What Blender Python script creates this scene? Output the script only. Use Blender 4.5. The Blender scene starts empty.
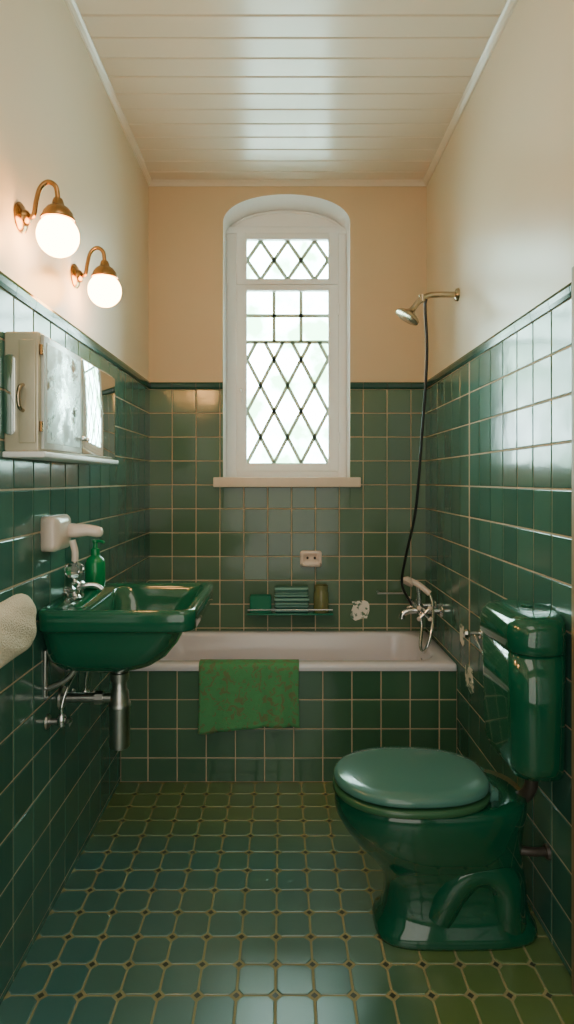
import bpy, bmesh, math, random
from mathutils import Vector, Matrix
random.seed(7)
S=bpy.context.scene
COL=S.collection
# ---------------- dimensions (metres) ----------------
XL,XR=-0.84,0.91
YB=3.84; YF=-0.6; ZC=3.44; CAMZ=1.555
TT=2.17   # top of tiling
YT=3.14; ZT=0.61  # tub apron depth, tub rim height

# ---------------- helpers ----------------
def link(ob,parent=None,off=None):
    COL.objects.link(ob)
    if parent:
        ob.parent=parent
        ob.matrix_parent_inverse=Matrix.Translation(-Vector(parent.location))
    return ob
def empty(name,loc):
    e=bpy.data.objects.new(name,None); e.location=loc; e.empty_display_size=0.05
    COL.objects.link(e); return e
def mesh(name,V,F,mat,parent=None,smooth=False,recalc=True,mats=None,mi=None):
    me=bpy.data.meshes.new(name); me.from_pydata([tuple(v) for v in V],[],F)
    for m in (mats or [mat]): me.materials.append(m)
    if mi:
        for p,i in zip(me.polygons,mi): p.material_index=i
    if recalc:
        bm=bmesh.new(); bm.from_mesh(me); bmesh.ops.recalc_face_normals(bm,faces=bm.faces); bm.to_mesh(me); bm.free()
    if smooth:
        for p in me.polygons: p.use_smooth=True
    ob=bpy.data.objects.new(name,me); link(ob,parent); return ob
def sharp(ob,ang=40):
    me=ob.data
    bm=bmesh.new(); bm.from_mesh(me)
    for e in bm.edges:
        if len(e.link_faces)==2 and e.calc_face_angle(0)>math.radians(ang): e.smooth=False
    bm.to_mesh(me); bm.free(); return ob
def box(name,x0,x1,y0,y1,z0,z1,mat,parent=None,bev=0,seg=3):
    V=[(x,y,z) for x in(x0,x1) for y in(y0,y1) for z in(z0,z1)]
    F=[(0,1,3,2),(4,6,7,5),(0,4,5,1),(2,3,7,6),(0,2,6,4),(1,5,7,3)]
    ob=mesh(name,V,F,mat,parent)
    if bev:
        bm=bmesh.new(); bm.from_mesh(ob.data)
        bmesh.ops.bevel(bm,geom=list(bm.edges),offset=bev,segments=seg,affect='EDGES',profile=0.5)
        for f in bm.faces: f.smooth=True
        bm.to_mesh(ob.data); bm.free(); sharp(ob,50)
    return ob
def loft(name,rings,mat,parent=None,c0=True,c1=True,smooth=True,sh=55,closed=True):
    n=len(rings[0]); V=[p for r in rings for p in r]; F=[]
    for i in range(len(rings)-1):
        for j in range(n if closed else n-1):
            a=i*n+j; b=i*n+(j+1)%n; F.append((a,b,b+n,a+n))
    if c0: F.append(tuple(reversed(range(n))))
    if c1: F.append(tuple((len(rings)-1)*n+j for j in range(n)))
    ob=mesh(name,V,F,mat,parent,smooth=smooth)
    if sh: sharp(ob,sh)
    return ob
def frame(axis):
    a=Vector(axis).normalized()
    u=a.orthogonal().normalized(); return u,a.cross(u),a
def lathe(name,prof,org,mat,parent=None,axis=(0,0,1),n=40,sh=50,smooth=True):
    u,v,a=frame(axis); o=Vector(org)
    rings=[[o+a*h+(u*math.cos(2*math.pi*j/n)+v*math.sin(2*math.pi*j/n))*max(r,1e-4) for j in range(n)] for r,h in prof]
    return loft(name,rings,mat,parent,sh=sh,smooth=smooth)
def catmull(P,k=8):
    P=[Vector(p) for p in P]; Q=[2*P[0]-P[1]]+P+[2*P[-1]-P[-2]]; out=[]
    for i in range(1,len(Q)-2):
        for s in range(k):
            t=s/k; a,b,c,d=Q[i-1],Q[i],Q[i+1],Q[i+2]
            out.append(0.5*((2*b)+(c-a)*t+(2*a-5*b+4*c-d)*t*t+(3*b-a-3*c+d)*t**3))
    out.append(P[-1]); return out
def tube(name,P,r,mat,parent=None,n=16,k=8,smoothpath=True,radii=None):
    pts=catmull(P,k) if smoothpath else [Vector(p) for p in P]
    T=[(pts[min(i+1,len(pts)-1)]-pts[max(i-1,0)]).normalized() for i in range(len(pts))]
    u=T[0].orthogonal().normalized(); rings=[]
    for i,p in enumerate(pts):
        u=(u-T[i]*u.dot(T[i])).normalized(); v=T[i].cross(u)
        rr=r if radii is None else radii[0]+(radii[1]-radii[0])*i/(len(pts)-1)
        rings.append([p+(u*math.cos(2*math.pi*j/n)+v*math.sin(2*math.pi*j/n))*rr for j in range(n)])
    return loft(name,rings,mat,parent,sh=60)
def rr(x0,x1,y0,y1,r,z,k=8):
    r=min(r,(x1-x0)/2-1e-4,(y1-y0)/2-1e-4); out=[]
    for cx,cy,a0 in((x1-r,y1-r,0),(x0+r,y1-r,90),(x0+r,y0+r,180),(x1-r,y0+r,270)):
        for i in range(k+1):
            a=math.radians(a0+90*i/k); out.append(Vector((cx+r*math.cos(a),cy+r*math.sin(a),z)))
    return out
def sphere(name,c,r,mat,parent=None,n=32,sz=1.0):
    prof=[(r*math.sin(math.pi*i/18),-r*sz*math.cos(math.pi*i/18)) for i in range(19)]
    return lathe(name,prof,c,mat,parent,n=n,sh=0)

# ---------------- materials ----------------
def s2l(c):
    return tuple(((v/255)/12.92 if v/255<=0.04045 else ((v/255+0.055)/1.055)**2.4) for v in c)
def principled(name,rgb,rough=0.5,metal=0,var=0.12,nscale=6,bump=0,bscale=40,coat=0,trans=0,rgb2=None,spec=0.5,lin=False):
    m=bpy.data.materials.new(name); m.use_nodes=True; N=m.node_tree.nodes; L=m.node_tree.links
    b=N['Principled BSDF']; c=rgb if lin else s2l(rgb)
    tc=N.new('ShaderNodeTexCoord'); no=N.new('ShaderNodeTexNoise'); no.inputs['Scale'].default_value=nscale; no.inputs['Detail'].default_value=4
    L.new(tc.outputs['Object'],no.inputs['Vector'])
    mx=N.new('ShaderNodeMix'); mx.data_type='RGBA'
    mx.inputs[6].default_value=tuple(x*(1-var) for x in c)+(1,)
    c2=s2l(rgb2) if rgb2 else tuple(min(1,x*(1+var)) for x in c)
    mx.inputs[7].default_value=tuple(c2)+(1,)
    L.new(no.outputs['Fac'],mx.inputs[0]); L.new(mx.outputs[2],b.inputs['Base Color'])
    b.inputs['Roughness'].default_value=rough; b.inputs['Metallic'].default_value=metal
    b.inputs['Coat Weight'].default_value=coat; b.inputs['Transmission Weight'].default_value=trans
    b.inputs['Coat Roughness'].default_value=0.05; b.inputs['Specular IOR Level'].default_value=spec
    if bump:
        n2=N.new('ShaderNodeTexNoise'); n2.inputs['Scale'].default_value=bscale; n2.inputs['Detail'].default_value=5
        L.new(tc.outputs['Object'],n2.inputs['Vector'])
        bp=N.new('ShaderNodeBump'); bp.inputs['Strength'].default_value=bump; bp.inputs['Distance'].default_value=0.01
        L.new(n2.outputs['Fac'],bp.inputs['Height']); L.new(bp.outputs['Normal'],b.inputs['Normal'])
    return m
def tilemat(name,a,b_,rough=0.12,bump=0.06,bscale=12,spec=0.5,nsc=2.5,rw=0.5):
    m=principled(name,a,rough,bump=bump,bscale=bscale,spec=spec)
    N=m.node_tree.nodes; L=m.node_tree.links; b=N['Principled BSDF']
    g=N.new('ShaderNodeNewGeometry'); mx=N.new('ShaderNodeMix'); mx.data_type='RGBA'
    mx.inputs[6].default_value=s2l(a)+(1,); mx.inputs[7].default_value=s2l(b_)+(1,)
    no=[n for n in N if n.type=='TEX_NOISE'][0]; no.inputs['Scale'].default_value=nsc
    a1=N.new('ShaderNodeMath'); a1.operation='MULTIPLY'; a1.inputs[1].default_value=rw; L.new(g.outputs['Random Per Island'],a1.inputs[0])
    ad=N.new('ShaderNodeMath'); ad.operation='MULTIPLY_ADD'; ad.inputs[1].default_value=1-rw; L.new(no.outputs['Fac'],ad.inputs[0]); L.new(a1.outputs[0],ad.inputs[2])
    L.new(ad.outputs[0],mx.inputs[0]); L.new(mx.outputs[2],b.inputs['Base Color'])
    return m
M_wall=principled('plaster_cream',(228,212,186),0.30,var=0.05,nscale=2,bump=0.05,bscale=8)
M_wallb=principled('plaster_back',(220,196,162),0.5,var=0.05,nscale=2,bump=0.05,bscale=8)
M_white=principled('white_paint',(252,252,252),0.35,var=0.01,nscale=5)
M_ceil=principled('ceiling_paint',(230,218,200),0.24,var=0.04,nscale=3,bump=0.03,bscale=10)
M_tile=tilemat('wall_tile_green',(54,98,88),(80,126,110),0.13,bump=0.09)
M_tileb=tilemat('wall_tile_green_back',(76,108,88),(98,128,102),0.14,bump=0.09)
M_tap=tilemat('apron_tile_green',(58,100,78),(80,120,92),0.15,bump=0.09)
M_grout=principled('grout_tan',(208,188,160),0.8,var=0.15,nscale=9,bump=0.3,bscale=200)
M_groutf=principled('grout_floor',(164,158,116),0.75,var=0.25,nscale=5,bump=0.3,bscale=200)
M_trimg=principled('trim_tile_dark',(30,76,62),0.12,var=0.1)
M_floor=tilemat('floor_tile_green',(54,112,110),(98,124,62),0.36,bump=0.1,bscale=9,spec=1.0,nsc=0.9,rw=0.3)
# floor tiles drift from teal to olive towards the tub and the toilet corner (window and warm wall reflections painted into the colour)
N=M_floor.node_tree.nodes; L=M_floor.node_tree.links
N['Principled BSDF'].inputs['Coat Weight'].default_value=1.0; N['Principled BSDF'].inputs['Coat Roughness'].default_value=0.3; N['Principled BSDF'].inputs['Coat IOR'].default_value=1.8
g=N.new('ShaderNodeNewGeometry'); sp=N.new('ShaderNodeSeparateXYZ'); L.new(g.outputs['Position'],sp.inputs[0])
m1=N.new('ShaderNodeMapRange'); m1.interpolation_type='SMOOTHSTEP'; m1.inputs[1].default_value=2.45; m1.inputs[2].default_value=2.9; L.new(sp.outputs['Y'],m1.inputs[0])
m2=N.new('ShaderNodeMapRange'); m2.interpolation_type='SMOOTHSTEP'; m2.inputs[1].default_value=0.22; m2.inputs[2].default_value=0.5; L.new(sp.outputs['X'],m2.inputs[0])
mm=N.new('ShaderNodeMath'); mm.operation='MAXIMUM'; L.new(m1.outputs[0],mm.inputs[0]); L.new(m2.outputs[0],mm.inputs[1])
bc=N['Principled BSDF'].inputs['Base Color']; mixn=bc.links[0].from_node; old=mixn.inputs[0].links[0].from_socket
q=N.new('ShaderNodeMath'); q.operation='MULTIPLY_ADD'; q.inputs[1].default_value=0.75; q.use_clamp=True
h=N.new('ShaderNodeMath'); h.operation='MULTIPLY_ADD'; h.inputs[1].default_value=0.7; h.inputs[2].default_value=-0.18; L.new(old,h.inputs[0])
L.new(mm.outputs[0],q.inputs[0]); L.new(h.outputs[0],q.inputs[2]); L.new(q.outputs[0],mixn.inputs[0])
M_dot=principled('floor_dot',(66,74,60),0.3)
M_ceram=principled('green_porcelain',(16,84,60),0.07,var=0.08,nscale=3,coat=0.5)
M_seat=principled('green_seat_plastic',(78,126,116),0.16,var=0.05,nscale=3,coat=0.3)  # lighter teal than the bowl: the lid's reflection is painted into the colour
M_seat2=principled('green_seat_ring',(58,102,70),0.22,var=0.05,nscale=3)
M_basin=principled('green_basin',(22,94,68),0.07,var=0.08,nscale=3,coat=0.5)
M_tub=principled('tub_enamel',(232,230,240),0.15,var=0.02,nscale=3)
M_chrome=principled('chrome',(220,220,218),0.14,metal=1,var=0.05)
M_steel=principled('brushed_steel',(180,180,176),0.3,metal=1,var=0.15,nscale=20)
M_brass=principled('aged_brass',(166,126,80),0.25,metal=1,var=0.3,nscale=30)
M_nickel=principled('aged_nickel',(176,160,136),0.22,metal=1,var=0.2,nscale=30)
M_copper=principled('aged_dark_pipe',(70,64,58),0.4,metal=0.2,var=0.3,nscale=20)
M_black=principled('black_rubber',(26,32,32),0.35)
M_porc=principled('white_porcelain',(240,220,206),0.15,var=0.04,coat=0.3)
M_lead=principled('lead_came',(210,232,214),0.5,metal=0.0)
M_creamtowel=principled('cream_terry',(238,218,190),0.95,var=0.12,nscale=60,bump=0.8,bscale=200)
M_bottle=principled('green_plastic',(18,146,84),0.2,var=0.06,coat=0.2)
M_sill=principled('sill_stone',(240,224,206),0.4,var=0.08,nscale=12)
M_casing=principled('door_casing_paint',(150,130,100),0.5)
M_crystal=principled('crystal',(240,240,235),0.03,trans=1.0,var=0.0)
M_gglass=principled('green_glass',(50,150,120),0.08,trans=0.3,var=0.05)
M_amber=principled('amber_glass',(150,154,104),0.15,trans=0.3,var=0.2)
M_cab=principled('cabinet_painted_metal',(204,196,172),0.2,metal=0.3,var=0.3,nscale=7,bump=0.05,bscale=20)
M_cabw=principled('cabinet_door_edge',(212,214,208),0.25,metal=0.3,var=0.15,nscale=9)
M_sponge=principled('striped_teal',(50,130,120),0.7)
N=M_sponge.node_tree.nodes; L=M_sponge.node_tree.links
w=N.new('ShaderNodeTexWave'); w.bands_direction='Z'; w.inputs['Scale'].default_value=14
cr=N.new('ShaderNodeValToRGB'); cr.color_ramp.elements[0].color=s2l((46,106,96))+(1,); cr.color_ramp.elements[1].color=s2l((140,186,176))+(1,)
tc=[n for n in N if n.type=='TEX_COORD'][0]
L.new(tc.outputs['Object'],w.inputs['Vector']); L.new(w.outputs['Fac'],cr.inputs[0]); L.new(cr.outputs[0],N['Principled BSDF'].inputs['Base Color'])
# worn mirror: mottled metal / white
def worn(name,t0,t1):
    m=principled(name,(215,225,220),0.05,metal=1,var=0.02)
    N=m.node_tree.nodes; L=m.node_tree.links; b=N['Principled BSDF']
    tc=[n for n in N if n.type=='TEX_COORD'][0]
    no=N.new('ShaderNodeTexNoise'); no.inputs['Scale'].default_value=9; no.inputs['Detail'].default_value=9; no.inputs['Roughness'].default_value=0.75
    L.new(tc.outputs['Object'],no.inputs['Vector'])
    cr=N.new('ShaderNodeValToRGB'); cr.color_ramp.elements[0].position=t0; cr.color_ramp.elements[1].position=t1
    cr.color_ramp.elements[0].color=(1,1,1,1); cr.color_ramp.elements[1].color=(0,0,0,1)
    L.new(no.outputs['Fac'],cr.inputs[0]); L.new(cr.outputs[0],b.inputs['Metallic'])
    mr=N.new('ShaderNodeMapRange'); mr.inputs[3].default_value=0.5; mr.inputs[4].default_value=0.04
    L.new(cr.outputs[0],mr.inputs[0]); L.new(mr.outputs[0],b.inputs['Roughness']); return m
M_mirror=worn('mirror_glass',0.62,0.68); M_mirror2=worn('mirror_worn',0.36,0.60)
# green patterned towel
M_gtowel=principled('green_terry',(92,170,114),0.95,var=0.12,nscale=50,bump=0.8,bscale=220)
N=M_gtowel.node_tree.nodes; L=M_gtowel.node_tree.links
tc=[n for n in N if n.type=='TEX_COORD'][0]
no=N.new('ShaderNodeTexNoise'); no.inputs['Scale'].default_value=30; no.inputs['Detail'].default_value=2; no.inputs['Distortion'].default_value=1.2
L.new(tc.outputs['Object'],no.inputs['Vector'])
cr=N.new('ShaderNodeValToRGB'); cr.color_ramp.elements[0].position=0.54; cr.color_ramp.elements[1].position=0.58
L.new(no.outputs['Fac'],cr.inputs[0])
mx=N.new('ShaderNodeMix'); mx.data_type='RGBA'; old=N['Principled BSDF'].inputs['Base Color'].links[0].from_socket
L.new(cr.outputs[0],mx.inputs[0]); L.new(old,mx.inputs[6]); mx.inputs[7].default_value=s2l((124,142,98))+(1,)
L.new(mx.outputs[2],N['Principled BSDF'].inputs['Base Color'])
# glowing globe
M_globe=bpy.data.materials.new('opal_globe_lit'); M_globe.use_nodes=True
b=M_globe.node_tree.nodes['Principled BSDF']; b.inputs['Base Color'].default_value=(1,.9,.75,1); b.inputs['Roughness'].default_value=0.2
b.inputs['Emission Color'].default_value=(1,.48,.15,1); b.inputs['Emission Strength'].default_value=38
# window glass
M_glass=bpy.data.materials.new('window_glass'); M_glass.use_nodes=True
N=M_glass.node_tree.nodes; L=M_glass.node_tree.links; N.remove(N['Principled BSDF'])
tr=N.new('ShaderNodeBsdfTransparent'); tr.inputs[0].default_value=(.93,.98,.95,1); gl=N.new('ShaderNodeBsdfGlossy'); gl.inputs['Roughness'].default_value=0.05
fr=N.new('ShaderNodeFresnel'); mxs=N.new('ShaderNodeMixShader'); L.new(fr.outputs[0],mxs.inputs[0]); L.new(tr.outputs[0],mxs.inputs[1]); L.new(gl.outputs[0],mxs.inputs[2]); L.new(mxs.outputs[0],N['Material Output'].inputs[0])

# ---------------- tiles ----------------
def tiles(name,rects,fn,mat,parent,t=0.007,ch=0.003,tilt=0.006,cut=0):
    V=[];F=[]
    for (u0,u1,v0,v1) in rects:
        if u1-u0<0.012 or v1-v0<0.012: continue
        cu,cv=(u0+u1)/2,(v0+v1)/2
        a=random.uniform(-tilt,tilt); b=random.uniform(-tilt,tilt)
        def ring(i,w,til):
            x0,x1,y0,y1=u0+i,u1-i,v0+i,v1-i
            if cut:
                c=cut
                P=[(x0+c,y0),(x1-c,y0),(x1,y0+c),(x1,y1-c),(x1-c,y1),(x0+c,y1),(x0,y1-c),(x0,y0+c)]
            else: P=[(x0,y0),(x1,y0),(x1,y1),(x0,y1)]
            return [fn(p,q,w+(a*(p-cu)+b*(q-cv) if til else 0)) for p,q in P]
        R=[ring(0,0,0),ring(0,t-ch*0.8,1),ring(ch*0.4,t-ch*0.25,1),ring(ch,t,1)]
        n=len(R[0]); base=len(V)
        for r in R: V+=r
        for k in range(3):
            for j in range(n):
                p=base+k*n+j; q=base+k*n+(j+1)%n; F.append((p,q,q+n,p+n))
        F.append(tuple(base+3*n+j for j in range(n)))
    return mesh(name,V,F,mat,parent)
P=0.15; G=0.006
def grid(u0,u1,v0,v1,p=P,g=G,uo=None,vo=None,holes=()):
    R=[]; uo=u0 if uo is None else uo; vo=v1 if vo is None else vo
    i0=math.floor((u0-uo)/p); i1=math.ceil((u1-uo)/p); j0=math.floor((v0-vo)/p)-1; j1=math.ceil((v1-vo)/p)+1
    for i in range(i0,i1):
        for j in range(j0,j1):
            a,b=max(u0,uo+i*p)+g/2,min(u1,uo+(i+1)*p)-g/2; c,d=max(v0,vo+j*p)+g/2,min(v1,vo+(j+1)*p)-g/2
            if b-a<0.01 or d-c<0.01: continue
            parts=[(a,b,c,d)]
            for (ha,hb,hc,hd) in holes:
                new=[]
                for (a1,b1,c1,d1) in parts:
                    if b1<=ha or a1>=hb or d1<=hc or c1>=hd: new.append((a1,b1,c1,d1)); continue
                    if a1<ha: new.append((a1,ha,c1,d1))
                    if b1>hb: new.append((hb,b1,c1,d1))
                    if c1<hc: new.append((max(a1,ha),min(b1,hb),c1,hc))
                    if d1>hd: new.append((max(a1,ha),min(b1,hb),hd,d1))
                parts=new
            R+=parts
    return R
ZR=TT-0.045
# side walls
wl=box('wall_left',XL-0.12,XL,YF,YB+0.3,0,ZC,M_wall)
wr=box('wall_right',XR,XR+0.12,YF,YB+0.3,0,ZC,M_wall)
box('grout',XL,XL+0.006,YF,YB,0,ZR,M_grout,wl); box('grout',XR-0.006,XR,YF,YB,0,ZR,M_grout,wr)
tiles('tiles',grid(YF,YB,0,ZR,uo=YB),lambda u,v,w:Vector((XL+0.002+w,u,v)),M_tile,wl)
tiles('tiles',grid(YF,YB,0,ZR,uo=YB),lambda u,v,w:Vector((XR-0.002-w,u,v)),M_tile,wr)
box('seam',XR-0.0105,XR-.004,2.925,2.938,ZT+.02,ZR,M_grout,wr)
# cap trims
def cap(name,side):
    prof=[(0,ZR),(0.014,ZR),(0.018,ZR+0.012),(0.02,ZR+0.03),(0.016,ZR+0.042),(0.006,TT),(0,TT)]
    V=[];F=[];n=len(prof)
    L0=YF if side!='b' else XL; 
    segs=[]
    if side in 'lr':
        k=int((YB-YF)/P)+1
        for i in range(k):
            segs.append((YB-(i+1)*P+0.002 if YB-(i+1)*P>YF else YF,YB-i*P-0.001))
    else:
        W0,W1=WX0,WX1
        x=XL
        while x<XR-1e-3:
            a,b=x+0.001,min(x+P,XR)-0.001
            for (p,q) in ((a,min(b,W0)),(max(a,W1),b)):
                if q-p>0.01: segs.append((p,q))
            x+=P
    for a,b in segs:
        base=len(V)
        for e in(a,b):
            for (o,z) in prof:
                V.append({'l':(XL+o,e,z),'r':(XR-o,e,z),'b':(e,YB-o,z)}[side])
        for j in range(n): F.append((base+j,base+(j+1)%n,base+n+(j+1)%n,base+n+j))
        F.append(tuple(base+j for j in range(n))); F.append(tuple(base+n+j for j in range(n)))
    return mesh(name,V,F,M_trimg)
WX0,WX1=-0.371,0.428; WZ0=1.57; WSP=3.175; WRI=0.178
cap('trim_1','l'); cap('trim_2','r'); cap('trim_3','b')
# back wall with arched opening
def archpts(n=28):
    cx=(WX0+WX1)/2; h=(WX1-WX0)/2; out=[]
    for i in range(n+1):
        t=math.pi-math.pi*i/n; c,s=math.cos(t),math.sin(t)
        out.append((cx+h*math.copysign(abs(c)**(2/2.1),c),WSP+WRI*abs(s)**(2/2.1)))
    return out
A=archpts(); th=0.30
V=[];F=[];mi=[]
def addq(P4,m=0):
    b=len(V); V.extend(P4); F.append(tuple(range(b,b+len(P4)))); mi.append(m)
for y in (YB,YB+th):
    addq([(XL,y,0),(WX0,y,0),(WX0,y,ZC),(XL,y,ZC)]); addq([(WX1,y,0),(XR,y,0),(XR,y,ZC),(WX1,y,ZC)])
    addq([(WX0,y,0),(WX1,y,0),(WX1,y,WZ0),(WX0,y,WZ0)])
    for (a,b) in zip(A[:-1],A[1:]): addq([(a[0],y,a[1]),(b[0],y,b[1]),(b[0],y,ZC),(a[0],y,ZC)])
loop=[(WX0,WZ0)]+A+[(WX1,WZ0)]
for (a,b) in zip(loop,loop[1:]+loop[:1]): addq([(a[0],YB,a[1]),(b[0],YB,b[1]),(b[0],YB+th,b[1]),(a[0],YB+th,a[1])],1)
wb=mesh('wall_back',V,F,None,mats=[M_wallb,M_white],mi=mi,recalc=False)
hole=[(WX0,WX1,WZ0-0.06,9)]
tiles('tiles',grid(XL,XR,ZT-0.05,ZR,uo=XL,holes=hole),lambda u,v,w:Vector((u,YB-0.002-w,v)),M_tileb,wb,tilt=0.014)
for (a,b,c,d) in ((XL,WX0,0,ZR),(WX1,XR,0,ZR),(WX0,WX1,0,WZ0-0.06)): box('grout',a,b,YB-0.006,YB,c,d,M_grout,wb)
# wall behind the camera
box('wall_front',XL,XR,YF-0.12,YF,0,ZC,M_wall)
# sill
box('window_sill_trim',-0.428,0.49,YB-0.055,YB+0.19,WZ0-0.06,WZ0+0.002,M_sill,bev=0.006).name='trim_4'
# ---------------- window ----------------
YW=YB+0.21
win=empty('window_1',(0.03,YW,2.4))
fx0,fx1=WX0,WX1; ft=3.235
box('frame_left',fx0,-0.30,YW,YW+0.07,WZ0,ft,M_white,win,bev=0.006)
box('frame_right',0.372,fx1,YW,YW+0.07,WZ0,ft,M_white,win,bev=0.006)
box('frame_bottom',-0.302,0.374,YW,YW+0.07,WZ0,1.615,M_white,win,bev=0.006)
box('frame_head',fx0,fx1,YW-0.01,YW+0.07,3.19,ft,M_white,win,bev=0.006)
box('frame_transom',-0.302,0.374,YW+0.01,YW+0.07,2.83,2.87,M_white,win)
# tympanum
T=[(x,z) for (x,z) in A if z>3.19]; T=[(fx0,3.20)]+[p for p in T]+[(fx1,3.20)]
n=len(T); V=[(x,YW+0.015,z) for x,z in T]+[(x,YW+0.07,z) for x,z in T]
mesh('arch_panel',V,[tuple(range(n)),tuple(range(n,2*n))]+[(i,(i+1)%n,n+(i+1)%n,n+i) for i in range(n)],M_white,win)
# arched bead
tube('arch_bead',[(x*0.985+0.0004,YW+0.01,z-0.012) for x,z in A],0.008,M_white,win,smoothpath=False)
sx0,sx1=-0.305,0.377
def sash(nm,z0,z1,pz0,pz1):
    y0,y1=YW-0.012,YW+0.045
    box(nm+'_stile_a',sx0,-0.233,y0,y1,z0,z1,M_white,win,bev=0.007)
    box(nm+'_stile_b',0.307,sx1,y0,y1,z0,z1,M_white,win,bev=0.007)
    box(nm+'_rail_a',-0.24,0.314,y0+.001,y1-.001,z0,pz0,M_white,win,bev=0.006)
    box(nm+'_rail_b',-0.24,0.314,y0+.001,y1-.001,pz1,z1,M_white,win,bev=0.006)
    box(nm+'_glass',-0.236,0.31,YW+0.02,YW+0.022,pz0-0.003,pz1+0.003,M_glass,win)
sash('lower_sash',1.612,2.848,1.668,2.81); sash('upper_sash',2.851,3.195,2.89,3.150)
def clip(p,q,r):
    (x0,y0),(x1,y1)=p,q; dx,dy=x1-x0,y1-y0; t0,t1=0,1
    for a,b in((-dx,x0-r[0]),(dx,r[1]-x0),(-dy,y0-r[2]),(dy,r[3]-y0)):
        if abs(a)<1e-9:
            if b<0: return None
        else:
            t=b/a
            if a<0: t0=max(t0,t)
            else: t1=min(t1,t)
    if t0>=t1-1e-4: return None
    return (x0+dx*t0,y0+dy*t0),(x0+dx*t1,y0+dy*t1)
cames=[]
def bars(r,w,h,ox):
    sl=h/w
    for k in range(-30,30):
        for sg in(1,-1):
            p=(ox+k*w-5, r[2]-sg*sl*5); q=(ox+k*w+5, r[2]+sg*sl*5)
            c=clip(p,q,r)
            if c: cames.append(c)
bars((-0.233,0.307,1.668,2.475),0.18,0.345,-0.233)
bars((-0.233,0.307,2.89,3.15),0.18,0.26,-0.143)
for x in(-0.053,0.127): cames.append(((x,2.475),(x,2.81)))
for z in(2.475,2.65): cames.append(((-0.233,z),(0.307,z)))
V=[];F=[]
for (p,q) in cames:
    d=Vector((q[0]-p[0],0,q[1]-p[1])); 
    if d.length<0.01: continue
    d.normalize(); nn=Vector((-d.z,0,d.x))*0.0115; yy=Vector((0,0.005,0))
    a=Vector((p[0],YW+0.021,p[1])); c=Vector((q[0],YW+0.021,q[1])); b0=len(V)
    for e in(a,c):
        for s,t in((1,1),(-1,1),(-1,-1),(1,-1)): V.append(e+nn*s+yy*t)
    for j in range(4): F.append((b0+j,b0+(j+1)%4,b0+4+(j+1)%4,b0+4+j))
mesh('lead_lattice',V,F,M_lead,win)
# handle
lathe('handle_rose',[(0,0),(.014,0),(.014,.006),(0,.006)],(-0.27,YW-0.012,2.15),M_chrome,win,axis=(0,-1,0),n=20)
tube('handle_lever',[(-0.27,YW-0.015,2.15),(-0.27,YW-0.04,2.15),(-0.27,YW-0.045,2.12),(-0.27,YW-0.045,2.06)],0.006,M_white,win)
for z in(1.8,2.65): lathe('hinge',[(0,0),(.008,0),(.008,.07),(0,.07)],(0.376,YW-0.012,z),M_white,win,n=12)

# ---------------- floor / ceiling ----------------
fl=box('floor',XL-0.12,XR+0.12,YF-0.12,YB+0.3,-0.12,-0.003,M_groutf)
PF=0.118
R=grid(XL,XR,YF,YT,p=PF,g=0.007,uo=-0.02,vo=YT)
full=[r for r in R if r[1]-r[0]>0.1 and r[3]-r[2]>0.1]; part=[r for r in R if r not in full]
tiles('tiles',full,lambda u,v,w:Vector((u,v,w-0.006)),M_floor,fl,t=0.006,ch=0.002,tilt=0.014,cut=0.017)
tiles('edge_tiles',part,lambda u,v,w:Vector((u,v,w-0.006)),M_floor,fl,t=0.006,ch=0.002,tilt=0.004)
V=[];F=[]
for i in range(-9,10):
    for j in range(0,34):
        x,y=-0.02+i*PF,YT-j*PF
        if x<XL+0.02 or x>XR-0.02 or y<YF+.02 or y>YT-0.01: continue
        b0=len(V); d=0.011
        V+=[(x-d,y,-0.001),(x,y-d,-0.001),(x+d,y,-0.001),(x,y+d,-0.001)]; F.append((b0,b0+1,b0+2,b0+3))
mesh('dot_tiles',V,F,M_dot,fl)
ce=box('ceiling',XL-0.12,XR+0.12,YF-0.12,YB+0.3,ZC+0.002,ZC+0.12,M_ceil)
bd=[];y=YB
while y>YF: bd.append((XL,XR,max(YF,y-0.125)+0.0015,y-0.0015)); y-=0.125
tiles('boards',bd,lambda u,v,w:Vector((u,v,ZC+0.006-w)),M_ceil,ce,t=0.014,ch=0.006,tilt=0.0)
def strip(name,side):
    prof=[(0,0),(0.03,0),(0.03,-0.006),(0.02,-0.012),(0.010,-0.024),(0.008,-0.03),(0,-0.03)]
    V=[];n=len(prof); zc=ZC-0.008
    if side=='b': ends=(XL,XR); f=lambda o,e,z:(e,YB-o,zc+z)
    elif side=='l': ends=(YF,YB); f=lambda o,e,z:(XL+o,e,zc+z)
    else: ends=(YF,YB); f=lambda o,e,z:(XR-o,e,zc+z)
    for e in ends: V+=[f(o,e,z) for o,z in prof]
    return mesh(name,V,[tuple(range(n)),tuple(range(n,2*n))]+[(i,(i+1)%n,n+(i+1)%n,n+i) for i in range(n)],M_ceil)
strip('trim_5','l'); strip('trim_6','r'); strip('trim_7','b')
box('trim_8',XR-0.032,XR,1.74,1.852,0,TT+0.03,M_casing,bev=0.003)

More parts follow.
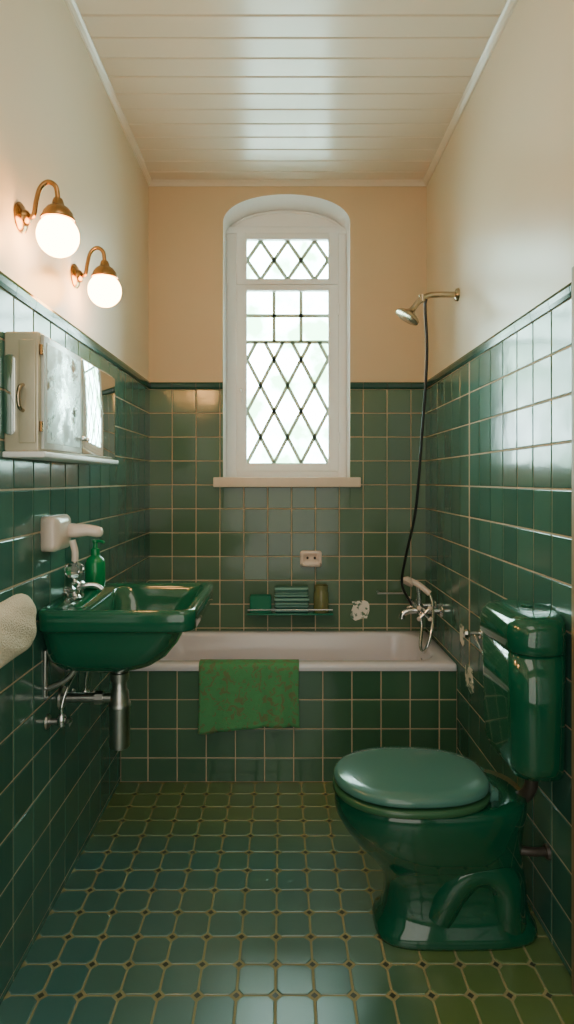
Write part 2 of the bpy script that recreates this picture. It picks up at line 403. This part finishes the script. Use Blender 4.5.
# ---------------- bathtub ----------------
tub=empty('bathtub',(0.03,3.49,0.3))
x0,x1=XL+0.012,XR-0.012; yb=YB-0.012
k=10
rings=[rr(x0,x1,YT-0.012,yb,0.01,ZT-0.035,k),rr(x0,x1,YT-0.016,yb,0.012,ZT-0.02,k),rr(x0,x1,YT-0.014,yb,0.014,ZT-0.006,k),rr(x0+.004,x1-.004,YT-0.006,yb-.004,0.016,ZT,k),
 rr(x0+.06,x1-.07,YT+0.055,yb-.05,0.14,ZT,k),rr(x0+.068,x1-.078,YT+0.063,yb-.058,0.14,ZT-.005,k),rr(x0+.075,x1-.085,YT+0.07,yb-.065,0.14,ZT-.02,k),
 rr(x0+.12,x1-.11,YT+0.09,yb-.085,0.14,ZT-.2,k),rr(x0+.19,x1-.13,YT+0.11,yb-.1,0.13,ZT-.36,k),rr(x0+.24,x1-.17,YT+0.15,yb-.14,0.1,ZT-.40,k)]
loft('tub_shell',rings,M_tub,tub,c0=False,c1=True,sh=0)
box('apron_core',XL+0.008,XR-0.008,YT+0.002,YT+0.05,0,ZT-0.03,M_grout,tub)
tiles('apron_tiles',grid(XL+.008,XR-.008,0,ZT-0.036,uo=XL,vo=ZT-0.036),lambda u,v,w:Vector((u,YT+0.006-w,v)),M_tap,tub,tilt=0.008)
lathe('overflow',[(0,0),(.03,0),(.03,.006),(.02,.01),(0,.01)],(XR-.115,3.48,ZT-.1),M_chrome,tub,axis=(-1,0,0.1),n=24)

# green towel over the rim
def cloth(name,path,w0,w1,nu,mat,parent,axis='x',amp=0.006,thick=0.006,seed=1,hem=0.01):
    pts=catmull(path,6); V=[];F=[]; rnd=random.Random(seed); ph=[rnd.uniform(0,6) for _ in range(4)]
    m=len(pts)
    for i,p in enumerate(pts):
        f=i/(m-1)
        for j in range(nu+1):
            s=j/nu; u=w0+(w1-w0)*s
            k2=max(0,(f-0.35)/0.65)
            wv=amp*k2*(math.sin(s*9+ph[0])+0.6*math.sin(s*17+ph[1]+f*2))
            dz=hem*k2*math.sin(s*4+ph[2])*f
            u2=u+0.006*k2*math.sin(f*5+ph[3])*(1 if s>.5 else -1)
            V.append((u2,p.y-abs(wv)-0.001,p.z+dz))
    for i in range(m-1):
        for j in range(nu): a=i*(nu+1)+j; F.append((a,a+1,a+nu+2,a+nu+1))
    ob=mesh(name,V,F,mat,parent,smooth=True)
    md=ob.modifiers.new('s','SOLIDIFY'); md.thickness=thick; md.offset=0
    return ob
cloth('hand_towel_green',[(0,3.185,ZT+0.006),(0,3.175,ZT+0.007),(0,3.16,ZT+0.007),(0,3.135,ZT+0.007),(0,3.117,ZT-0.002),(0,3.112,ZT-0.04),(0,3.113,0.48),(0,3.112,0.38),(0,3.112,0.285)],-0.425,0.088,60,M_gtowel,None,amp=0.018,hem=0.016)

# ---------------- toilet ----------------
toi=empty('toilet',(0.55,2.15,0.0))
CY=2.14
def egg(xa,xb,hw,z,n=56,pf=2.1,pb=3.0,wide=0.5):
    # xa = front (low x), xb = back
    cx=xa+(xb-xa)*wide; out=[]
    for i in range(n):
        t=2*math.pi*i/n; c,s=math.cos(t),math.sin(t)
        p=pb if c>0 else pf; a=(xb-cx) if c>0 else (cx-xa)
        out.append(Vector((cx+a*math.copysign(abs(c)**(2/p),c),CY+hw*math.copysign(abs(s)**(2/p),s),z)))
    return out
st=[(0.0,.325,.875,.128,3.5),(0.012,.32,.88,.13,3.5),(0.035,.325,.875,.126,3.3),(0.055,.345,.86,.112,3),(0.10,.355,.85,.102,2.8),(0.16,.358,.85,.100,2.6),(0.21,.345,.84,.108,2.5),
 (0.26,.30,.83,.132,2.3),(0.31,.25,.83,.158,2.2),(0.36,.212,.83,.178,2.1),(0.40,.19,.835,.188,2.1),(0.43,.184,.84,.192,2.1),(0.462,.186,.84,.191,2.1),(0.475,.194,.835,.184,2.1),(0.476,.23,.74,.15,2.1),(0.45,.24,.70,.14,2.1),(0.36,.27,.66,.12,2.1),(0.28,.33,.60,.08,2.1)]
loft('bowl',[egg(a,b,h,z,pf=p,pb=max(p,2.8),wide=0.42) for z,a,b,h,p in st],M_ceram,toi,sh=0)
# moulded trapway relief on both sides
for sg in(-1,1):
    yy=CY+sg*0.056
    tube('trapway',[(.53,yy,.08),(.57,yy+sg*.010,.17),(.63,yy+sg*.014,.235),(.70,yy+sg*.012,.24),(.755,yy+sg*.008,.19),(.765,yy,.10),(.775,yy-sg*.01,.03)],0.062,M_ceram,toi,n=24)
# seat ring
def ringmesh(name,z0,z1,mat,xa,xb,hw,inner=0.055):
    e=lambda d,z:egg(xa+d,xb-d,hw-d,z,wide=0.45,pb=2.6)
    loft(name,[e(inner,z0),e(0.006,z0),e(0,z0+.005),e(0,z1-.008),e(0.004,z1-.002),e(0.012,z1),e(inner-.01,z1),e(inner,z1-.006),e(inner,z0)],mat,toi,c0=False,c1=False,sh=0)
ringmesh('seat_ring',.477,.502,M_seat2,.178,.714,.209)
e=lambda d,z:egg(.182+d,.712-d,.203-d,z,wide=0.45,pb=2.6)
loft('seat_lid',[e(.014,.509),e(.003,.510),e(0,.515),e(0,.525),e(.004,.532),e(.014,.537),e(.05,.541),e(.12,.544),e(.18,.545)],M_seat,toi,sh=0)
for sg in(-1,1):
    tube('hinge',[(.71,CY+sg*.075-.03,.505),(.71,CY+sg*.075+.03,.505)],0.012,M_seat,toi,smoothpath=False)
    box('hinge_post',.70,.73,CY+sg*.075-.012,CY+sg*.075+.012,.468,.51,M_seat,toi,bev=.004)
# cistern
c0,c1=.718,XR-.0125; a0,a1=1.868,2.25
def cr_(dx,dy,z,r=.075): return rr(c0+dx,c1,a0+dy,a1-dy,r,z,10)
loft('cistern_tank',[cr_(.05,.06,.61,.05),cr_(.022,.03,.617,.06),cr_(.010,.015,.64),cr_(.006,.010,.66),cr_(.002,.004,.85),cr_(0,.002,1.01)],M_ceram,toi,sh=0)
loft('cistern_lid',[cr_(-.002,0,1.013),cr_(-.006,-.004,1.017,.08),cr_(-.008,-.006,1.03,.08),cr_(-.008,-.006,1.065,.08),cr_(.0,.0,1.095,.08),cr_(.018,.016,1.114,.07),cr_(.045,.05,1.125,.06),cr_(.07,.12,1.127,.05)],M_ceram,toi,sh=0)
lathe('flush_button',[(0,0),(.018,0),(.018,.004),(.015,.006),(0,.007)],(.83,2.07,1.126),M_ceram,toi,n=24)
tube('flush_pipe',[(.84,2.07,.62),(.845,2.07,.56),(.845,2.075,.51),(.83,2.10,.465),(.79,2.12,.445)],0.022,M_copper,toi)
lathe('flush_nut',[(0,0),(.034,0),(.034,.025),(0,.025)],(.84,2.07,.588),M_black,toi,n=8,smooth=False)
tube('waste_pipe',[(.80,2.07,.30),(.84,2.06,.30),(.895,2.06,.30)],0.014,M_copper,toi)
lathe('waste_flange',[(0,0),(.026,0),(.022,.01),(0,.012)],(.8985,2.06,.30),M_copper,toi,axis=(-1,0,0),n=20)
# supply valve
val=empty('water_valve',(XR-.03,2.76,.85))
lathe('rose',[(0,0),(.026,0),(.022,.008),(0,.01)],(XR-.008,2.76,.86),M_chrome,val,axis=(-1,0,0),n=20)
tube('body',[(XR-.01,2.76,.86),(XR-.06,2.76,.86)],.010,M_chrome,val,smoothpath=False)
lathe('knob',[(0,0),(.018,.002),(.02,.012),(.016,.024),(0,.026)],(XR-.062,2.76,.86),M_chrome,val,axis=(-1,0,0),n=8,smooth=False)
tube('supply_line',[(XR-.04,2.76,.86),(XR-.04,2.73,.84),(XR-.04,2.6,.80),(XR-.05,2.42,.82),(XR-.06,2.255,.84)],.006,M_chrome,val)

# ---------------- wash basin ----------------
ba=empty('wash_basin',(-.6,2.33,1.0))
bx0,bx1=XL+.009,-.292; by0,by1=2.035,2.61; bz=1.118
def b_(l,r_,n,f,z,rad=.05): return rr(bx0+l,bx1-r_,by0+n,by1-f,rad,z,10)
rings=[b_(.08,.24,.17,.17,.865,.09),b_(.05,.21,.13,.13,.872,.1),b_(.02,.17,.08,.08,.892,.11),b_(.0,.12,.045,.045,.93,.1),b_(0,.075,.03,.03,.985,.09),b_(0,.05,.022,.022,1.03,.07),b_(0,.035,.018,.018,1.04,.06),
 b_(0,.008,.004,.004,1.045,.05),b_(0,0,0,0,1.052,.05),b_(0,-.002,-.002,-.002,1.095,.05),b_(0,.002,.002,.002,1.112,.05),b_(.004,.01,.01,.01,bz,.045),
 b_(.012,.022,.022,.022,bz-.002,.04),b_(.135,.035,.035,.035,bz-.010,.05),b_(.142,.045,.045,.045,bz-.02,.06),b_(.15,.06,.06,.06,bz-.06,.08),b_(.165,.10,.10,.10,bz-.15,.09),b_(.19,.16,.16,.16,bz-.185,.07)]
loft('basin_body',rings,M_basin,ba,sh=0)
# backsplash ledge
lathe('drain',[(0,0),(.022,0),(.022,.004),(.012,.003),(0,.003)],(-.57,2.33,bz-.186),M_chrome,ba,n=20)
TX,TY=-.612,2.30
lathe('bottle_trap',[(0,.545),(.026,.545),(.036,.55),(.038,.56),(.038,.70),(.041,.702),(.041,.715),(.036,.72),(.033,.76),(.026,.77),(.026,.80),(.034,.802),(.034,.83),(.024,.832),(.024,.87),(0,.872)],(TX,TY,0),M_steel,ba,n=32)
tube('waste_arm',[(TX-.02,TY,.735),(TX-.14,TY,.735),(XL+.01,TY,.735)],.018,M_steel,ba,smoothpath=False)
lathe('waste_collar',[(0,0),(.026,0),(.026,.03),(0,.03)],(TX-.09,TY,.735),M_steel,ba,axis=(1,0,0),n=8,smooth=False)
lathe('waste_rose',[(0,0),(.045,0),(.04,.01),(.02,.014),(0,.014)],(XL+.007,TY,.735),M_steel,ba,axis=(1,0,0),n=28)
for yy,zz in((2.16,.70),(2.42,.70)):
    lathe('valve_rose',[(0,0),(.028,0),(.024,.008),(0,.01)],(XL+.007,yy,zz),M_steel,ba,axis=(1,0,0),n=20)
    tube('valve_stub',[(XL+.01,yy,zz),(XL+.07,yy,zz)],.011,M_steel,ba,smoothpath=False)
    lathe('valve_body',[(0,0),(.015,0),(.017,.01),(.017,.03),(.012,.04),(0,.04)],(XL+.06,yy,zz-.015),M_chrome,ba,n=16)
    lathe('valve_knob',[(0,0),(.018,.002),(.02,.014),(0,.02)],(XL+.078,yy,zz),M_chrome,ba,axis=(1,0,0),n=8,smooth=False)
    tube('supply',[(XL+.06,yy,zz+.02),(XL+.062,yy,zz+.06),(XL+.075,yy+(.03 if yy<2.3 else -.03),zz+.12),(XL+.09,2.29,zz+.18)],.0055,M_chrome,ba)
tube('bracket',[(XL+.012,2.13,.83),(XL+.03,2.13,.83),(XL+.10,2.13,.87),(XL+.14,2.13,.95)],.009,M_steel,ba)
tube('bracket_b',[(XL+.012,2.13,.80),(XL+.014,2.13,.96)],.009,M_steel,ba,smoothpath=False)
# crystal faucet
fa=empty('basin_faucet',(-.775,2.27,bz))
fx,fy=-.772,2.27
lathe('base',[(0,0),(.03,0),(.03,.006),(.02,.012),(.015,.02),(.015,.045),(.02,.05),(.02,.058),(.012,.064),(.010,.075),(0,.076)],(fx,fy,bz-.004),M_chrome,fa,n=24)
prof=[(.0,.0),(.018,.004),(.034,.02),(.038,.036),(.032,.052),(.016,.062),(0,.063)]
lathe('crystal_knob',prof,(fx,fy,bz+.068),M_crystal,fa,n=8,sh=5,smooth=False)
lathe('knob_cap',[(0,0),(.012,0),(.01,.006),(0,.008)],(fx,fy,bz+.13),M_chrome,fa,n=16)
tube('spout',[(fx+.01,fy,bz+.035),(fx+.04,fy,bz+.045),(fx+.075,fy+.01,bz+.043),(fx+.10,fy+.012,bz+.028)],.010,M_chrome,fa)
for d in(-.055,.055):
    lathe('side_tap',[(0,0),(.018,0),(.016,.008),(.010,.012),(.010,.03),(.02,.034),(.022,.046),(.012,.056),(0,.056)],(fx,fy+d,bz-.004),M_crystal if d<0 else M_chrome,fa,n=10,smooth=False)
# soap bottle
bo=empty('soap_bottle',(-.765,2.50,bz))
lathe('bottle',[(0,0),(.036,0),(.040,.006),(.041,.05),(.040,.10),(.034,.118),(.018,.13),(.015,.134),(0,.134)],(-.765,2.50,bz-.002),M_bottle,bo,n=32)
lathe('cap',[(0,0),(.018,0),(.018,.025),(.010,.03),(.008,.05),(.012,.052),(.012,.062),(0,.064)],(-.765,2.50,bz+.13),M_bottle,bo,n=24)
tube('nozzle',[(-.765,2.50,bz+.185),(-.735,2.49,bz+.187),(-.725,2.487,bz+.18)],.006,M_bottle,bo)
# porcelain wall spout
ps=empty('soap_dispenser',(-.8,2.2,1.37))
def rx(x,y0,y1,z0,z1,r): return [Vector((x,p.x,p.y)) for p in rr(y0,y1,z0,z1,r,0,8)]
loft('wall_block',[rx(XL+.008,2.10,2.26,1.305,1.43,.02),rx(XL+.05,2.10,2.26,1.305,1.43,.022),rx(XL+.062,2.108,2.252,1.312,1.422,.025),rx(XL+.067,2.13,2.23,1.335,1.40,.025)],M_porc,ps,sh=0)
loft('arm',[rx(XL+.05,2.20,2.26,1.345,1.40,.02),rx(XL+.09,2.205,2.26,1.345,1.395,.02),rx(XL+.13,2.215,2.265,1.35,1.392,.018),rx(XL+.16,2.22,2.27,1.345,1.385,.018),rx(XL+.175,2.225,2.265,1.347,1.38,.016),rx(XL+.18,2.235,2.255,1.355,1.37,.008)],M_porc,ps,sh=0)
tube('pump',[(XL+.09,2.18,1.34),(XL+.10,2.18,1.30),(XL+.10,2.18,1.265)],.012,M_porc,ps)

# ---------------- medicine cabinet ----------------
cab=empty('medicine_cabinet',(-.78,2.22,1.8))
k0,k1=1.82,2.62; kz0,kz1=1.64,2.00; kx=-.716
box('body',XL+.009,kx-.008,k0,k1,kz0,kz1,M_cab,cab,bev=.008)
box('base_ledge',XL+.009,kx+.012,k0-.01,k1+.01,kz0-.018,kz0,M_white,cab,bev=.004)
box('door_near_frame',kx-.008,kx+.002,k0+.01,2.17,kz0+.008,kz1-.008,M_cabw,cab,bev=.003)
box('door_near_mirror',kx+.001,kx+.004,k0+.03,2.15,kz0+.028,kz1-.028,M_mirror2,cab,bev=.0015)
box('door_far_mirror',kx-.008,kx+.002,2.178,k1-.01,kz0+.008,kz1-.012,M_mirror,cab,bev=.003)
loft('side_recess_mirror',[[Vector((p.x,k0-.001-d,p.y)) for p in rr(XL+.012+i,XL+.045-i,1.69+i,1.93-i,.015,0,6)] for d,i in((0,0),(.004,0),(.005,.003))],M_mirror,cab)
tube('side_handle',[(XL+.070,k0+.002,1.84),(XL+.066,k0-.02,1.83),(XL+.064,k0-.026,1.80),(XL+.066,k0-.02,1.77),(XL+.070,k0+.002,1.76)],.006,M_nickel,cab)
box('side_panel',XL+.056,kx-.018,k0-.005,k0+.002,1.665,1.975,M_cab,cab,bev=.003)
for z in(1.70,1.93): lathe('hinge',[(0,0),(.006,0),(.006,.03),(0,.03)],(kx-.004,k0+.004,z),M_brass,cab,n=12)
for yy in(2.15,2.20): lathe('knob',[(0,0),(.005,0),(.005,.008),(.009,.012),(.007,.018),(0,.02)],(kx+.003,yy,1.70),M_chrome,cab,axis=(1,0,0),n=16)

# ---------------- sconces ----------------
def sconce(y,zp):
    e=empty('wall_sconce',(XL,y,zp))
    lathe('wall_plate',[(0,0),(.046,0),(.048,.006),(.040,.012),(.026,.016),(.022,.028),(.012,.034),(0,.034)],(XL,y,zp),M_brass,e,axis=(1,0,0),n=36)
    tube('arm',[(XL+.025,y,zp),(XL+.045,y,zp+.01),(XL+.052,y,zp+.05),(XL+.065,y,zp+.095),(XL+.09,y,zp+.115),(XL+.115,y,zp+.10),(XL+.122,y,zp+.06)],.008,M_brass,e)
    lathe('fitter',[(0,.066),(.014,.066),(.018,.055),(.020,.045),(.034,.036),(.046,.02),(.050,.002),(.047,.0),(.0,.002)],(XL+.122,y,zp-.005),M_brass,e,n=32)
    lathe('ring',[(.0,.0),(.053,0),(.054,.004),(.053,.008),(0,.008)],(XL+.122,y,zp-.009),M_brass,e,n=32)
    sphere('globe',(XL+.122,y,zp-.058),.066,M_globe,e)
sconce(1.955,2.395); sconce(2.47,2.380)

# ---------------- shower ----------------
sh=empty('shower_head',(.75,3.15,2.45))
SY=3.15
lathe('rose',[(0,0),(.034,0),(.03,.012),(.016,.018),(0,.018)],(XR-.001,SY,2.512),M_nickel,sh,axis=(-1,0,0),n=28)
tube('arm',[(XR-.012,SY,2.512),(XR-.10,SY,2.512),(XR-.16,SY,2.505),(XR-.205,SY,2.475),(XR-.235,SY,2.435)],.015,M_nickel,sh)
ax=Vector((-.55,0,-.83)).normalized()
lathe('head',[(0,-.02),(.014,-.02),(.018,.0),(.034,.015),(.058,.028),(.066,.036),(.066,.046),(.056,.05),(0,.05)],(XR-.24,SY,2.43),M_nickel,sh,axis=tuple(ax),n=32)
lathe('diverter',[(0,0),(.017,0),(.017,.035),(0,.035)],(XR-.185,SY,2.475),M_nickel,sh,n=16)
tube('hose',[(XR-.165,SY,2.49),(XR-.168,SY+.01,2.44),(XR-.15,SY+.05,2.2),(XR-.16,SY+.12,1.8),(XR-.175,SY+.2,1.4),(XR-.215,SY+.28,1.12),(XR-.225,SY+.33,.96),(XR-.165,SY+.36,.84)],.0075,M_black,sh,k=12)
mixr=empty('bath_mixer_tap',(.8,3.52,.82))
mx_,my,mz=.79,3.52,.815
for d in(-.075,.075):
    lathe('wall_rose',[(0,0),(.034,0),(.03,.01),(.014,.016),(0,.016)],(XR-.007,my+d,mz),M_chrome,mixr,axis=(-1,0,0),n=24)
    tube('union',[(XR-.015,my+d,mz),(mx_,my+d,mz)],.016,M_chrome,mixr,smoothpath=False)
lathe('body',[(0,-.12),(.020,-.12),(.028,-.10),(.024,-.06),(.030,0),(.024,.06),(.028,.10),(.020,.12),(0,.12)],(mx_,my,mz),M_chrome,mixr,axis=(0,1,0),n=24)
for sg in(-1,1):
    c=Vector((mx_,my+sg*.14,mz))
    tube('stem',[(mx_,my+sg*.11,mz),c],.009,M_chrome,mixr,smoothpath=False)
    for a in range(4):
        t=math.pi/4+a*math.pi/2; q=c+Vector((math.cos(t)*.042,0,math.sin(t)*.042))
        tube('handle_spoke',[c,q],.009,M_chrome,mixr,smoothpath=False); sphere('handle_tip',q,.013,M_porc,mixr,n=12)
tube('spout',[(mx_,my,mz-.01),(mx_-.05,my,mz-.015),(mx_-.09,my,mz-.03),(mx_-.10,my,mz-.06)],.018,M_chrome,mixr)
tube('cradle',[(mx_,my,mz+.02),(mx_,my,mz+.09),(mx_-.005,my,mz+.125)],.014,M_chrome,mixr)
tube('handset_grip',[(mx_+.055,my-.03,mz+.09),(mx_,my-.01,mz+.135),(mx_-.05,my,mz+.16)],.017,M_porc,mixr)
lathe('handset_head',[(0,-.02),(.016,-.02),(.038,.004),(.040,.018),(0,.022)],(mx_-.065,my,mz+.16),M_porc,mixr,axis=(-.5,-.3,-.8),n=24)
tube('hand_hose',[(mx_,my-.03,mz-.015),(mx_+.005,my-.05,mz-.1),(mx_-.02,my-.13,mz-.19),(mx_-.01,my-.2,mz-.19),(mx_+.03,my-.18,mz-.08),(mx_+.06,my-.08,mz+.03),(mx_+.055,my-.03,mz+.09)],.009,M_chrome,mixr,k=12)
tube('pull_rod',[(mx_-.02,my+.25,mz+.04),(mx_-.20,my+.25,mz+.04)],.006,M_steel,mixr,smoothpath=False)
for xx in (mx_-.03,mx_-.19): tube('rod_mount',[(xx,my+.25,mz+.04),(xx,YB-.006,mz+.04)],.007,M_steel,mixr,smoothpath=False)

# ---------------- back-wall accessories ----------------
sd=empty('soap_dish',(.18,YB-.03,1.06))
def ry(y,x0,x1,z0,z1,r): return [Vector((p.x,y,p.y)) for p in rr(x0,x1,z0,z1,r,0,8)]
loft('plate',[ry(YB-.008,.113,.25,1.01,1.112,.015),ry(YB-.02,.113,.25,1.01,1.112,.018),ry(YB-.026,.12,.243,1.017,1.105,.02),ry(YB-.026,.135,.228,1.045,1.09,.015),ry(YB-.012,.14,.223,1.05,1.085,.012)],M_porc,sd,sh=0)
loft('tray',[rr(.125,.238,YB-.07,YB-.012,.02,1.018,6),rr(.118,.245,YB-.078,YB-.012,.025,1.034,6),rr(.122,.241,YB-.074,YB-.014,.022,1.037,6),rr(.13,.233,YB-.066,YB-.02,.02,1.027,6)],M_porc,sd,sh=0)
for x in(.16,.205): sphere('screw',(x,YB-.027,1.068),.008,M_black,sd,n=12)
shf=empty('bath_shelf',(.05,YB-.05,.74))
box('shelf_board',-.215,.315,YB-.10,YB-.006,.725,.735,M_gglass,shf,bev=.002)
tube('shelf_rail',[(-.21,YB-.01,.76),(-.21,YB-.105,.76),(.31,YB-.105,.76),(.31,YB-.01,.76)],.003,M_chrome,shf,smoothpath=False)
loft('glass_box',[rr(-.20,-.065,YB-.09,YB-.02,.012,z,5) for z in(.737,.84)]+[rr(-.195,-.07,YB-.085,YB-.025,.01,z,5) for z in(.84,.745)],M_gglass,None,c0=True,c1=True).name='green_storage_jar'
w1=empty('folded_washcloths',(.06,YB-.055,.75))
for i in range(5):
    z=.737+i*.032
    box('cloth_%d'%i,-.045+random.uniform(-.004,.004),.165+random.uniform(-.004,.004),YB-.092,YB-.02,z,z+.029,M_sponge,w1,bev=.012,seg=4)
am=empty('glass_jar',(.245,YB-.055,.74))
lathe('jar',[(0,0),(.042,0),(.046,.01),(.046,.12),(.040,.135),(.043,.145),(.043,.165),(.038,.166),(.036,.02),(0,.015)],(.243,YB-.056,.737),M_amber,am,n=28)
def sticker(name,c,w,h,ax):
    V=[]; rnd=random.Random(5); n=14
    for i in range(n):
        t=2*math.pi*i/n; r=1+rnd.uniform(-.25,.1)
        u=math.copysign(abs(math.cos(t))**.5,math.cos(t))*w/2*r; v=math.copysign(abs(math.sin(t))**.5,math.sin(t))*h/2*r
        V.append((c[0]+u,c[1],c[2]+v) if ax=='y' else (c[0],c[1]+u,c[2]+v))
    d=Vector((0,-.0025,0)) if ax=='y' else Vector((-.0025,0,0))
    W=[Vector(v) for v in V]
    return loft(name,[W,[p+d for p in W]],M_patch,None,sh=30)
M_patch=principled('peeling_sticker',(90,130,110),0.5,rgb2=(250,246,234),nscale=34,var=0)
nn=[n for n in M_patch.node_tree.nodes if n.type=='TEX_NOISE'][0]
cr=M_patch.node_tree.nodes.new('ShaderNodeValToRGB'); cr.color_ramp.elements[0].position=.42; cr.color_ramp.elements[1].position=.48
lk=nn.outputs['Fac'].links[0].to_socket; M_patch.node_tree.links.new(nn.outputs['Fac'],cr.inputs[0]); M_patch.node_tree.links.new(cr.outputs[0],lk)
sticker('wall_sticker',(.49,YB-.0095,.735),.12,.12,'y')
sticker('wall_sticker',(XR-.0095,2.93,.60),.13,.12,'x')
sticker('wall_sticker',(XR-.0095,3.05,.78),.07,.10,'x')

# ---------------- cream towel ----------------
tw=empty('hand_towel',(-.76,1.62,1.13))
def tp(y,g=0):
    prof=[(-.795,1.075),(-.80,1.11),(-.798,1.17),(-.785,1.205),(-.762,1.225),(-.738,1.218),(-.722,1.195),(-.716,1.16),(-.716,1.12),(-.722,1.085),(-.735,1.065),(-.76,1.058),(-.782,1.062)]
    cx,cz=-.758,1.14
    pts=catmull([(x,0,z) for x,z in prof+prof[:1]],4)[:-1]
    return [Vector((cx+(p.x-cx)*(1-g)+.002*math.sin(40*y+9*p.z*10),y,cz+(p.z-cz)*(1-g*.5)+.002*math.sin(30*y))) for p in pts]
ys=[(1.42,.35),(1.425,.12),(1.44,.02)]+[(1.46+i*.02,0) for i in range(16)]+[(1.775,.03),(1.79,.12),(1.797,.35)]
loft('towel',[tp(y,g) for y,g in ys],M_creamtowel,tw,sh=0)
tube('rail',[(XL+.008,1.40,1.17),(-.765,1.40,1.17)],.008,M_chrome,tw,smoothpath=False)
tube('rail_bar',[(-.765,1.395,1.17),(-.765,1.81,1.17)],.007,M_chrome,tw,smoothpath=False)
tube('rail_end',[(XL+.008,1.805,1.17),(-.765,1.805,1.17)],.008,M_chrome,tw,smoothpath=False)

# ---------------- lights / world ----------------
W=bpy.data.worlds.new('garden_daylight'); S.world=W; W.use_nodes=True; N=W.node_tree.nodes; L=W.node_tree.links
bg=N['Background']; tc=N.new('ShaderNodeTexCoord'); no=N.new('ShaderNodeTexNoise'); no.inputs['Scale'].default_value=22; no.inputs['Detail'].default_value=4
cr=N.new('ShaderNodeValToRGB'); cr.color_ramp.elements[0].position=.38; cr.color_ramp.elements[1].position=.58
cr.color_ramp.elements[0].color=(.16,.34,.20,1); cr.color_ramp.elements[1].color=(.72,.92,1.0,1)
L.new(tc.outputs['Generated'],no.inputs['Vector']); L.new(no.outputs['Fac'],cr.inputs[0]); L.new(cr.outputs[0],bg.inputs['Color']); bg.inputs['Strength'].default_value=34
def area(name,loc,rot,sx,sy,power,col,portal=False):
    l=bpy.data.lights.new(name,'AREA'); l.shape='RECTANGLE'; l.size=sx; l.size_y=sy; l.energy=power; l.color=col
    o=bpy.data.objects.new(name,l); o.location=loc; o.rotation_euler=rot; COL.objects.link(o)
    if portal: l.cycles.is_portal=True
    return o
area('window_portal',(0.03,YB+th+.02,2.45),(-math.pi/2,0,0),.82,1.9,1,(1,1,1),True)
area('ceiling_fill',(0.03,0.6,ZC-.06),(0,0,0),1.0,1.4,9,(1,.9,.78))  # added fill under the ceiling, out of view; no lamp fitting here
area('rear_fill',(0.03,-0.5,1.5),(math.pi/2,0,0),1.4,2.4,16,(1,.94,.86))  # added soft fill from behind the camera; the wall there has no doorway

# ---------------- camera ----------------
cd=bpy.data.cameras.new('camera'); cam=bpy.data.objects.new('camera',cd); COL.objects.link(cam); S.camera=cam
cam.location=(0,0,CAMZ); cam.rotation_euler=(math.pi/2,0,0)
cd.sensor_fit='VERTICAL'; cd.sensor_height=36; cd.lens=36*610/1024; cd.shift_x=5/1024; cd.shift_y=-32/1024
cd.clip_start=.05
S.view_settings.view_transform='AgX'
S.view_settings.exposure=0.35
